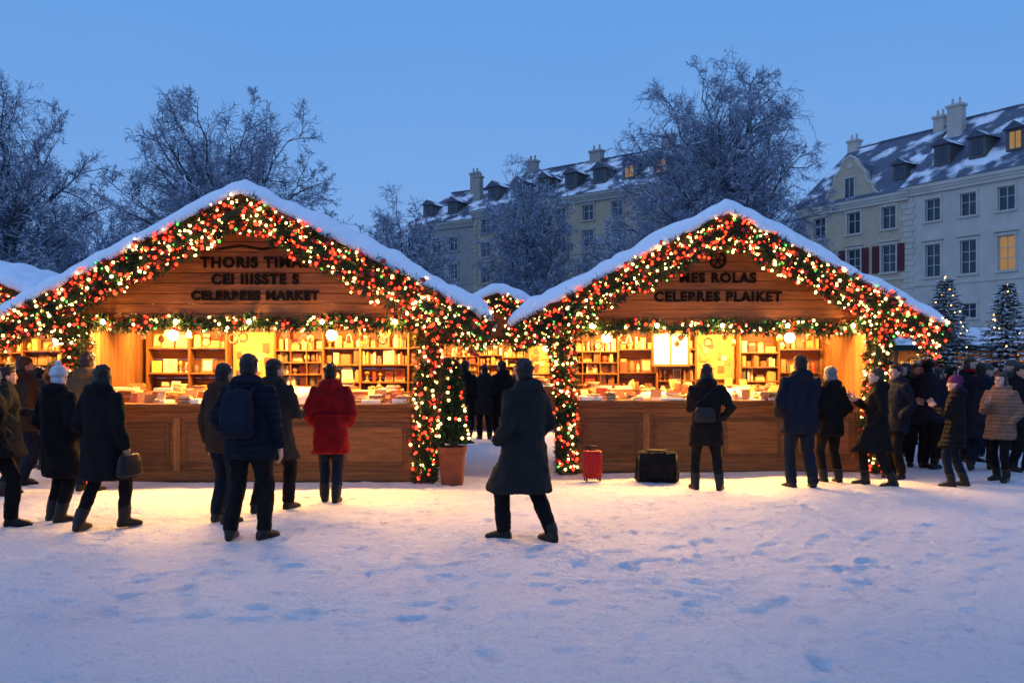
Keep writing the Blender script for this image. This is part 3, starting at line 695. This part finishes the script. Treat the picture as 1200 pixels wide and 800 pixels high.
# ------------------------------------------------------------------ trees
def crown_tree(seed,H,Wd,zc=.4,n1=24,cnt=(11,7,5,4),twr=.009,trunkr=.28):
    r=random.Random(seed); mb=MB()
    tp=[V((0,0,0))]; tr=[trunkr*1.25]
    for i in range(1,9):
        tp.append(V((r.gauss(0,.06)*i*.3,r.gauss(0,.06)*i*.3,H*.5*i/8))); tr.append(trunkr*(1-.85*i/8))
    mb.tube(tp,tr,8,0)
    def sub(pts,L,rad,lv):
        k=cnt[lv-1]; n=len(pts)-1
        for j in range(k):
            t=(j+r.uniform(.2,1))/k; t=.18+.82*t if lv==1 else .1+.9*t; t=min(t,1)
            f=t*n; i=min(int(f),n-1); a=pts[i].lerp(pts[i+1],f-i); bd=(pts[i+1]-pts[i]).normalized()
            ax=bd.orthogonal(); ax.rotate(Matrix.Rotation(r.uniform(0,6.283),3,bd))
            d=bd.copy(); d.rotate(Matrix.Rotation(math.radians(r.uniform(28,62)),3,ax.normalized()))
            if lv==1: l=L*.38*(1.15-.8*t)*r.uniform(.7,1.25)
            elif lv==2: l=L*.55*(1.1-.4*t)*r.uniform(.6,1.2)
            else: l=L*.58*r.uniform(.6,1.2)
            l=max(l,.12)
            ns=4 if lv==1 else (3 if lv==2 else (2 if lv==3 else 1))
            q=a; pp=[q]; dd=d
            for s_ in range(ns):
                dd=(dd+V((r.gauss(0,.16),r.gauss(0,.16),r.gauss(0,.16)+(.06 if lv==1 else -.03)))).normalized(); q=q+dd*(l/ns); pp.append(q)
            r0=max(twr,rad*(1-.7*t)*(.6 if lv<3 else .75)); 
            mb.tube(pp,[max(twr*.7,r0*(1-.6*s_/ns)) for s_ in range(ns+1)],4 if lv==1 else 3,0 if lv<=1 else 1,cap=False)
            if lv<len(cnt): sub(pp,l,r0,lv+1)
    for i in range(n1):
        u=(i+.5)/n1; sf=-.15+1.1*u; cf=math.sqrt(max(0,1-sf*sf)); th=i*2.39996+r.uniform(-.25,.25)
        k=r.uniform(.84,1.04)
        tgt=V((Wd/2*cf*math.cos(th)*k,Wd/2*cf*math.sin(th)*k,H*zc+(H*(1-zc))*sf*k*.95))
        hz=H*(.16+.3*max(0,sf)*r.uniform(.7,1.1)); st=V((0,0,hz))
        D=(tgt-st).length; ct=st+V((0,0,D*.35))+(tgt-st)*.25
        pp=[]
        for s_ in range(9):
            t=s_/8; p=st*(1-t)**2+ct*2*t*(1-t)+tgt*t*t
            if s_: p=p+V((r.gauss(0,.035),r.gauss(0,.035),r.gauss(0,.035)))*D*.4
            pp.append(p)
        r0=trunkr*.42*r.uniform(.7,1.1)
        mb.tube(pp,[max(twr*1.3,r0*(1-.9*s_/8)) for s_ in range(9)],5,0,cap=False)
        sub(pp,D,r0,1)
    return mb
def place_tree(name,me,px,d,rz=0,s=(1,1,1),parent=None):
    o=bpy.data.objects.new(name,me); COL.objects.link(o); o.location=(W(px,d),d,0); o.rotation_euler=(0,0,rz); o.scale=s
    if parent: o.parent=parent
    return o
T0=crown_tree(21,13.6,10.2,zc=.42,n1=32,cnt=(10,7,5,4),twr=.0095).mesh('wide_tree',[M_bark,M_twig])
T1=crown_tree(8,16.6,9.2,zc=.47,n1=32,cnt=(11,7,5,4),twr=.0105,trunkr=.34).mesh('tall_tree',[M_bark,M_twig])
T2=crown_tree(33,14.6,6.4,zc=.45,n1=24,cnt=(9,6,5,3),twr=.0125,trunkr=.24).mesh('slim_tree',[M_bark,M_twig])
FT=crown_tree(50,12,9.5,zc=.35,n1=20,cnt=(9,6,4),twr=.02).mesh('far_tree',[M_hazebark,M_hazebark])
FT2=crown_tree(51,12,8.5,zc=.4,n1=20,cnt=(9,6,4),twr=.02).mesh('far_tree2',[M_hazebark,M_hazebark])
place_tree('bare_tree',T0,262,35,.4)
place_tree('bare_tree',T0,-8,31,2.6,(.8,.8,.93))
place_tree('bare_tree',T1,845,40,1.0)
place_tree('bare_tree',T2,617,50,0.3)
place_tree('bare_tree',T2,473,52,2.2,(1.0,1.0,.88))
place_tree('bare_tree',T2,728,50,4.2,(1.0,1.0,.78))
D=empty('distant_trees')
rt=random.Random(4)
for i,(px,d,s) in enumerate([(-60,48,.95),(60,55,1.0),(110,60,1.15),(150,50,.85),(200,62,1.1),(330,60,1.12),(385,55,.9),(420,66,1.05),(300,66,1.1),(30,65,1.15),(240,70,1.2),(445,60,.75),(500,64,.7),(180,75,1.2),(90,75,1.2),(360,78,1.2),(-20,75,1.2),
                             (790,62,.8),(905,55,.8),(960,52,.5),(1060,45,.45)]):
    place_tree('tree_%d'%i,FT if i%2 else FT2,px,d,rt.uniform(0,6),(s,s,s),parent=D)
def conifer(px,d,H,rad):
    E=empty('fir_tree',(W(px,d),d,0)); q=MB(); q.tube([(0,0,0),(0,0,H*.98)],[.1,.01],8); r=random.Random(int(px))
    f=MB(); z=.35
    while z<H*.98:
        t=1-(z-.35)/(H-.35); R=rad*t**.85+.06; n=int(8+R*12)
        for i in range(n):
            a=6.283*i/n+r.uniform(-.3,.3); Lb=R*r.uniform(.75,1.12); segs=max(3,int(Lb/.08))
            for k in range(segs):
                u=(k+.6)/segs; p=V((math.cos(a)*Lb*u,math.sin(a)*Lb*u,z-.25*Lb*u+.1*u*u))
                for _ in range(5):
                    dr=V((math.cos(a+r.uniform(-1,1)),math.sin(a+r.uniform(-1,1)),r.uniform(-.35,.15))).normalized()
                    sd=V((-dr.y,dr.x,r.uniform(-.5,.5))).normalized()*.03
                    l=r.uniform(.12,.24); f.add([p-sd*.4,p+dr*l*.5-sd,p+dr*l,p+dr*l*.5+sd],[(0,1,2,3)])
        z+=.09+.07*t
    q.obj('trunk',[M_dark],E); f.obj('branches',[M_firsnow],E)
    b=MB()
    for _ in range(30):
        t=r.random(); R=rad*(1-t)**.85; a=r.uniform(0,6.28); b.ell((math.cos(a)*R,math.sin(a)*R,.4+(H-.4)*t),(.018,.018,.018),6,4)
    b.obj('lights',[M_bwarm],E,True)
conifer(1108,28,4.6,1.3); conifer(1180,23,3.9,1.05); conifer(1240,27,4.4,1.2)
# ------------------------------------------------------------------ buildings
M_glass=pm('window_glass',(.03,.045,.07),(.015,.025,.045),scale=2,rough=.12,spec=.6)
M_lit=pm('lit_window',(.3,.18,.07),(.05,.03,.015),scale=2.5,emit=(1,.5,.13),es=.28)
M_frame=pm('window_frame',(.45,.45,.43),(.35,.35,.35),scale=4,rough=.6)
M_slate=pm('slate_roof',(.085,.1,.14),(.04,.05,.08),scale=5,rough=.6,snow=.84,snoise=.6,sscale=.7,bump=.03,bscale=6)
M_slate2=pm('snowy_roof',(.11,.135,.19),(.055,.07,.11),scale=5,rough=.6,snow=.82,snoise=.7,sscale=.5,bump=.03,bscale=6)
M_shut=pm('red_shutter',(.10,.02,.026),(.065,.015,.02),scale=5,rough=.6)
def bmat(n,c): return pm(n,c,tuple(x*.74 for x in c),scale=.8,rough=.85,bump=.01,bscale=8,snow=.8,snoise=.1)
def building(P0,P1,H,D,cols,rows,ww,wall,trim,roofh,hip,roofmat,dorm=(),chim=(),shut=(),lit=(),seed=0,gable=None):
    P0=V(P0+(0,));P1=V(P1+(0,)); L=(P1-P0).length; u=(P1-P0)/L
    E=empty('stone_townhouse',P0,math.atan2(u.y,u.x)); r=random.Random(seed)
    w=MB(); g=MB(); tr=MB(); sh=MB()
    xs=[0]+sorted([c+s*ww/2 for c in cols for s in(-1,1)])+[L]; zs=[0]+sorted([z for rw in rows for z in rw])+[H]
    for i in range(len(xs)-1):
        for j in range(len(zs)-1):
            x0,x1,z0,z1=xs[i],xs[i+1],zs[j],zs[j+1]
            if i%2==1 and j%2==1:
                rc=.22
                w.add([(x0,0,z0),(x1,0,z0),(x1,0,z1),(x0,0,z1),(x0,rc,z0),(x1,rc,z0),(x1,rc,z1),(x0,rc,z1)],[(0,1,5,4),(1,2,6,5),(2,3,7,6),(3,0,4,7)])
                key=(i//2,j//2); mi=1 if key in lit else 0
                g.add([(x0,rc,z0),(x1,rc,z0),(x1,rc,z1),(x0,rc,z1)],[(0,1,2,3)],mi)
                fw=.07
                tr.box(x0,x0+fw,rc-.06,rc-.01,z0,z1,1); tr.box(x1-fw,x1,rc-.06,rc-.01,z0,z1,1); tr.box(x0+fw,x1-fw,rc-.06,rc-.01,z1-fw,z1,1); tr.box(x0+fw,x1-fw,rc-.06,rc-.01,z0,z0+fw,1)
                xm=(x0+x1)/2; tr.box(xm-.035,xm+.035,rc-.055,rc-.012,z0+fw,z1-fw,1)
                for q_ in ((.66,.36) if z1-z0>1.9 else (.6,)): tr.box(x0+fw,x1-fw,rc-.05,rc-.014,z0+(z1-z0)*q_-.025,z0+(z1-z0)*q_+.025,1)
                tr.box(x0-.16,x0-.0,-.06,.02,z0,z1,0); tr.box(x1,x1+.16,-.06,.02,z0,z1,0); tr.box(x0-.2,x1+.2,-.09,.02,z1,z1+.2,0); tr.box(x0-.22,x1+.22,-.16,.02,z0-.14,z0,0)
                if z1-z0>2: tr.box(x0-.28,x1+.28,-.2,.02,z1+.28,z1+.38,0)
                if j//2 in shut:
                    for sx,a in ((-1,x0-.18),(1,x1+.18)):
                        b0=a if sx>0 else a-ww*.5; sh.box(b0,b0+ww*.5,-.12,-.065,z0,z1)
            else:
                w.add([(x0,0,z0),(x1,0,z0),(x1,0,z1),(x0,0,z1)],[(0,1,2,3)])
    w.add([(0,0,0),(0,D,0),(0,D,H),(0,0,H),(L,0,0),(L,D,0),(L,D,H),(L,0,H)],[(0,3,2,1),(4,5,6,7),(1,2,6,5)])
    tr.box(-.1,L+.1,-.22,-.005,H-.75,H-.5); tr.box(-.2,L+.2,-.4,-.005,H-.3,H-.02); tr.box(-.15,L+.15,-.3,-.005,H-.497,H-.303)
    for j in range(len(rows)-1):
        zc=rows[j][0]-.5; tr.box(0,L,-.1,-.005,zc-.15,zc+.05)
    z=.1
    while z<H-1.2:
        k=.55 if int(z/.45)%2 else .38
        tr.box(-.02,k,-.07,-.004,z,z+.41); tr.box(L-k,L+.02,-.07,-.004,z,z+.41); z+=.45
    w.obj('walls',[wall],E); g.obj('windows',[M_glass,M_lit],E); tr.obj('stone_trim',[trim,M_frame],E)
    if shut: sh.obj('shutters',[M_shut],E)
    rf=MB(); o=.45; sl=roofh/(D/2+o)
    rf.add([(-o,-o,H),(L+o,-o,H),(L+o,D+o,H),(-o,D+o,H),(hip[0],D/2,H+roofh),(L-hip[1],D/2,H+roofh)],[(0,1,5,4),(1,2,5),(2,3,4,5),(3,0,4),(3,2,1,0)])
    rf.tube([(hip[0],D/2,H+roofh),(L-hip[1],D/2,H+roofh)],.14,6)
    rf.obj('roof',[roofmat],E)
    dm=MB(); dg=MB(); dr=MB()
    for (du,dzb,dw,dh) in dorm:
        yf=-o+dzb/sl; zb=H+dzb-.1; yb=-o+(dzb+dh)/sl+.2
        dm.box(du-dw/2,du+dw/2,yf,yb,zb,zb+dh)
        dg.box(du-dw*.3,du+dw*.3,yf-.02,yf-.005,zb+.3,zb+dh-.2,1 if r.random()<.1 else 0)
        dm.box(du-.03,du+.03,yf-.05,yf-.022,zb+.3,zb+dh-.2); dm.box(du-dw*.38,du+dw*.38,yf-.1,yf-.003,zb+.12,zb+.28)
        dr.add([(du-dw/2-.2,yf-.25,zb+dh),(du+dw/2+.2,yf-.25,zb+dh),(du,yf-.25,zb+dh+dw*.45),(du-dw/2-.2,yb+1,zb+dh),(du+dw/2+.2,yb+1,zb+dh),(du,yb+1,zb+dh+dw*.45)],[(0,1,2),(0,2,5,3),(1,4,5,2),(0,3,4,1)])
    if dorm: dm.obj('dormer_walls',[M_dorm],E); dg.obj('dormer_windows',[M_glass,M_lit],E); dr.obj('dormer_roofs',[M_slate],E)
    ch=MB()
    for (cu_,cy,cw,cz) in chim:
        ch.box(cu_-cw/2,cu_+cw/2,cy-.35,cy+.35,H+roofh*.2,H+cz); ch.box(cu_-cw/2-.1,cu_+cw/2+.1,cy-.45,cy+.45,H+cz+.002,H+cz+.2)
        n=max(1,int(cw/.45))
        for k in range(n): ch.loft([(cu_-cw/2+(k+.5)*cw/n,cy,H+cz+.2,.12,.12),(cu_-cw/2+(k+.5)*cw/n,cy,H+cz+.75,.09,.09)],n=8)
    if chim: ch.obj('chimneys',[trim],E)
    if gable:
        gu,gw,gh=gable; prof=[(-1,0),(-1,.12),(-.86,.2),(-.8,.34),(-.62,.42),(-.55,.62),(-.36,.74),(-.2,.93),(0,1.0)]
        pr=prof+[(-a,b) for a,b in prof[-2::-1]]
        n=len(pr); q=MB(); vs=[(gu+a*gw/2,-.12,H-.25+b*gh) for a,b in pr]+[(gu+a*gw/2,.5,H-.25+b*gh) for a,b in pr]
        q.add(vs,[tuple(range(n)),tuple(range(2*n-1,n-1,-1))]+[(i,i+n,(i+1)%n+n,(i+1)%n) for i in range(n)]); q.obj('curved_gable',[wall],E)
        q=MB(); q.tube([(gu+a*gw/2,-.12,H-.25+b*gh) for a,b in pr],.12,6); q.box(gu-.75,gu+.75,-.2,-.125,H+.0,H+.16); q.box(gu-.55,gu-.42,-.18,-.124,H+.3,H+1.9); q.box(gu+.42,gu+.55,-.18,-.124,H+.3,H+1.9); q.box(gu-.6,gu+.6,-.2,-.123,H+1.9,H+2.05); q.box(gu-.03,gu+.03,-.17,-.15,H+.3,H+1.9)
        q.ell((gu,-.16,H+gh*.72),(.3,.06,.22)); q.obj('gable_trim',[trim],E)
        q=MB(); q.box(gu-.42,gu+.42,-.145,-.125,H+.3,H+1.9); q.obj('gable_window',[M_glass],E)
        q=MB(); q.add([(gu-gw*.36,.5,H+.2),(gu+gw*.36,.5,H+.2),(gu,.5,H+gh*.85),(gu,D*.45,H+gh*.85),(gu-gw*.36,D*.3,H+.2),(gu+gw*.36,D*.3,H+.2)],[(0,2,3,4),(1,5,3,2)]); q.obj('gable_roof',[M_slate2],E)
    return E
M_dorm=pm('dormer_wood',(.11,.1,.1),(.07,.07,.075),scale=4,rough=.7,snow=.8,snoise=.1)
cream=bmat('cream_render',(.5,.41,.29)); white=bmat('white_render',(.55,.49,.43)); ochre=bmat('ochre_render',(.40,.32,.22)); grey=bmat('grey_render',(.28,.27,.26)); trimm=bmat('stone_trim',(.55,.49,.42)); trimd=bmat('stone_trim_dark',(.33,.31,.28))
A=V((25.7,76)); ud=V((.5413,-.8408))
pt=lambda t:(A.x+ud.x*t,A.y+ud.y*t)
building(pt(-.2),pt(10.3),15.5,12,[2.2,5.6,8.8],[(.6,3.2),(5.2,7.2),(9.2,11.4),(12.7,14.5)],1.25,cream,trimm,6,(1.0,.2),M_slate2,dorm=[(9.2,1.2,1.1,1.3)],chim=[(1.4,6,1.0,6.6),(9.6,6,.9,6.8)],shut=(2,),lit=(),gable=(5.3,5.2,4.0),seed=1)
building(pt(10.32),pt(34),15.7,13,[2.0+2.75*i for i in range(8)],[(.4,3.6),(5.2,6.3),(8.5,11.0),(12.8,14.5)],1.2,white,trimm,6.2,(.2,1),M_slate2,dorm=[(2.0+2.75*i,1.5,1.3,1.7) for i in range(8)],chim=[(1.0,5,1.2,6.9),(12,6.5,1.3,6.8)],lit=((2,2),(0,0),(1,0)),seed=2)
building((-3.9,87),(14.8,71.85),17.4,12,[1.6+3.1*i for i in range(8)],[(.5,3),(4.6,6.4),(7.4,9.0),(10.0,11.5),(12.6,14.1),(15.0,16.4)],1.15,ochre,trimd,4.6,(2,2),M_slate,dorm=[(1.8+3.2*i,1.0,1.4,1.5) for i in range(7)],chim=[(3,6,1.1,5.6),(11,6,1.3,5.4),(19,6,1.2,5.6)],lit=(),seed=3)
building((-11.2,95),(-4.1,90.5),17.2,11,[1.2,3.5,5.8],[(.5,3),(4.6,6.4),(7.8,9.6),(11,12.6),(14.0,15.5)],1.1,grey,trimd,4.4,(1.5,.5),M_slate,dorm=[(1.6,1,1.3,1.4),(5,1,1.3,1.4)],chim=[(5.2,5,1.0,6.0),(6.6,3.5,.9,5.2)],lit=(),seed=4)
building((18.5,80),(27,84),13,10,[1.5,4.2,6.9],[(.5,3),(5,7),(9,11)],1.15,grey,trimd,5,(1,1),M_slate,seed=6)
# ------------------------------------------------------------------ ground
def axis(a,b,step,lo,hi):
    v=list(np.arange(a,b+1e-6,step)); s=step; x=v[-1]
    while x<hi: s*=1.25; x+=s; v.append(x)
    s=step; x=v[0]; pre=[]
    while x>lo: s*=1.25; x-=s; pre.append(x)
    return np.array(pre[::-1]+v)
gx=axis(-10,10,.04,-900,900); gy=axis(2.8,14,.04,-60,1500)
X,Y=np.meshgrid(gx,gy,indexing='ij'); Z=np.zeros_like(X)
rg=np.random.RandomState(2)
for k in range(16):
    f=rg.uniform(.5,5.5); a=rg.uniform(0,6.28); Z+=.005/math.sqrt(f)*np.sin(f*(X*math.cos(a)+Y*math.sin(a))+rg.uniform(0,6.28))
rf_=random.Random(9)
def foot(cx,cy,ang,dep,l=.13,w=.052):
    i0,i1=np.searchsorted(gx,[cx-.3,cx+.3]); j0,j1=np.searchsorted(gy,[cy-.3,cy+.3])
    if i1<=i0 or j1<=j0: return
    dx=X[i0:i1,j0:j1]-cx; dy=Y[i0:i1,j0:j1]-cy; u=dx*math.cos(ang)+dy*math.sin(ang); v=-dx*math.sin(ang)+dy*math.cos(ang)
    q=(u/l)**2+(v/w)**2
    Z[i0:i1,j0:j1]+= -dep*np.exp(-q**2)+dep*.45*np.exp(-((np.sqrt(q)-1.4)**2)*7)
for _ in range(300):
    x=rf_.uniform(-9,9); y=rf_.triangular(3.2,13.5,11); a=rf_.uniform(0,6.28) if rf_.random()<.6 else rf_.choice([0.1,3.1,1.5]); n=rf_.randint(3,14); dp=rf_.uniform(.006,.022)
    for k in range(n):
        s=1 if k%2 else -1; foot(x-math.sin(a)*.1*s,y+math.cos(a)*.1*s,a+rf_.uniform(-.15,.15),dp*rf_.uniform(.6,1.2)); x+=math.cos(a)*.36; y+=math.sin(a)*.36; a+=rf_.uniform(-.12,.12)
        if y>13: break
Z=np.clip(Z,-.045,.025)
nx,ny=X.shape
vs=np.stack([X,Y,Z],-1).reshape(-1,3)
I=np.arange(nx*ny).reshape(nx,ny); F=np.stack([I[:-1,:-1],I[1:,:-1],I[1:,1:],I[:-1,1:]],-1).reshape(-1,4)
me=bpy.data.meshes.new('ground'); me.from_pydata(vs.tolist(),[],F.tolist()); me.polygons.foreach_set('use_smooth',[True]*len(me.polygons)); me.update()
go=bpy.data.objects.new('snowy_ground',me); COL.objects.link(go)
m=bpy.data.materials.new('trampled_snow'); m.use_nodes=True; nt=m.node_tree; L=nt.links; b=nt.nodes['Principled BSDF']
tc=nd(nt,'ShaderNodeTexCoord')
def nz(s,det=6,ro=.6):
    n=nd(nt,'ShaderNodeTexNoise'); n.inputs['Scale'].default_value=s; n.inputs['Detail'].default_value=det; n.inputs['Roughness'].default_value=ro; L.new(tc.outputs['Object'],n.inputs['Vector']); return n.outputs[0]
f1=mth(nt,'MULTIPLY_ADD',nz(.6),2.5,-.8,True); c=mixc(nt,f1,(.86,.88,.91),(.76,.79,.85))
big=mth(nt,'MULTIPLY_ADD',nz(.9,4),.5,-.25)
f2=mth(nt,'ADD',nz(7,8,.72),big)
f2=mth(nt,'MULTIPLY_ADD',f2,7,-3.9,True); f2=mth(nt,'MULTIPLY',f2,.75); c=mixc(nt,f2,c,(.5,.57,.71))  # darker patches: packed snow, plus dent shading painted into the colour
f3=mth(nt,'MULTIPLY_ADD',nz(26,4,.7),7,-3.9,True); f3=mth(nt,'MULTIPLY',f3,.6); c=mixc(nt,f3,c,(.5,.56,.69))  # finer speckle of dent shading, also painted into the colour
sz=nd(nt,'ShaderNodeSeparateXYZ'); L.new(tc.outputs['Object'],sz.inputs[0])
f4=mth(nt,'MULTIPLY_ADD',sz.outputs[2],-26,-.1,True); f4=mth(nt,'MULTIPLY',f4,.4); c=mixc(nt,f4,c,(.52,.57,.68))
L.new(c,b.inputs['Base Color']); b.inputs['Roughness'].default_value=.6; b.inputs['Specular IOR Level'].default_value=.3
bp=nd(nt,'ShaderNodeBump'); bp.inputs['Distance'].default_value=.1; L.new(nz(6,8,.62),bp.inputs['Height'])
bp2=nd(nt,'ShaderNodeBump'); bp2.inputs['Distance'].default_value=.03; L.new(nz(34,5,.7),bp2.inputs['Height']); L.new(bp.outputs[0],bp2.inputs['Normal'])
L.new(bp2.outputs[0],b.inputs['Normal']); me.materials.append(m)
# ------------------------------------------------------------------ world
w=bpy.data.worlds.new('World'); sc.world=w; w.use_nodes=True; nt=w.node_tree; L=nt.links
bg=nt.nodes['Background']; 
sky=nd(nt,'ShaderNodeTexSky',sky_type='NISHITA'); sky.sun_disc=False; sky.sun_elevation=math.radians(2); sky.sun_rotation=math.radians(200)
tc=nd(nt,'ShaderNodeTexCoord'); sx=nd(nt,'ShaderNodeSeparateXYZ'); L.new(tc.outputs['Generated'],sx.inputs[0])
rp=nd(nt,'ShaderNodeValToRGB'); e=rp.color_ramp.elements
stops=[(0,(.22,.39,.78)),(.14,(.19,.385,.78)),(.38,(.115,.33,.76)),(1,(.32,.48,.92))]
while len(e)<len(stops): e.new(.5)
for i,(p,cc) in enumerate(stops): e[i].position=p; e[i].color=c4(cc)
L.new(sx.outputs[2],rp.inputs[0])
sks=mixc(nt,1.0,sky.outputs[0],(.008,.008,.01),'MULTIPLY')
tot=mixc(nt,1.0,rp.outputs[0],sks,'ADD')
n=nd(nt,'ShaderNodeTexNoise'); n.inputs['Scale'].default_value=2.2; n.inputs['Detail'].default_value=4
mp=nd(nt,'ShaderNodeMapping'); mp.inputs['Scale'].default_value=(1,1,3.5); L.new(tc.outputs['Generated'],mp.inputs[0]); L.new(mp.outputs[0],n.inputs['Vector'])
fz=mth(nt,'MULTIPLY_ADD',n.outputs[0],.7,-.25,True)
tot=mixc(nt,fz,tot,(.22,.42,.81))
L.new(tot,bg.inputs[0]); bg.inputs[1].default_value=1.0
sl=bpy.data.lights.new('dusk_sun','SUN'); sl.energy=.4; sl.angle=math.radians(12); sl.color=(.55,.72,1)
so=bpy.data.objects.new('dusk_sun',sl); COL.objects.link(so); so.rotation_euler=(math.radians(68),0,math.radians(-52))
cd=bpy.data.cameras.new('camera'); cam=bpy.data.objects.new('camera',cd); COL.objects.link(cam)
cam.location=(0,0,1.7); cam.rotation_euler=(math.radians(90),0,0); cd.lens=30; cd.sensor_width=36; cd.shift_y=28/1200; cd.clip_end=3000; cd.clip_start=.05
sc.camera=cam
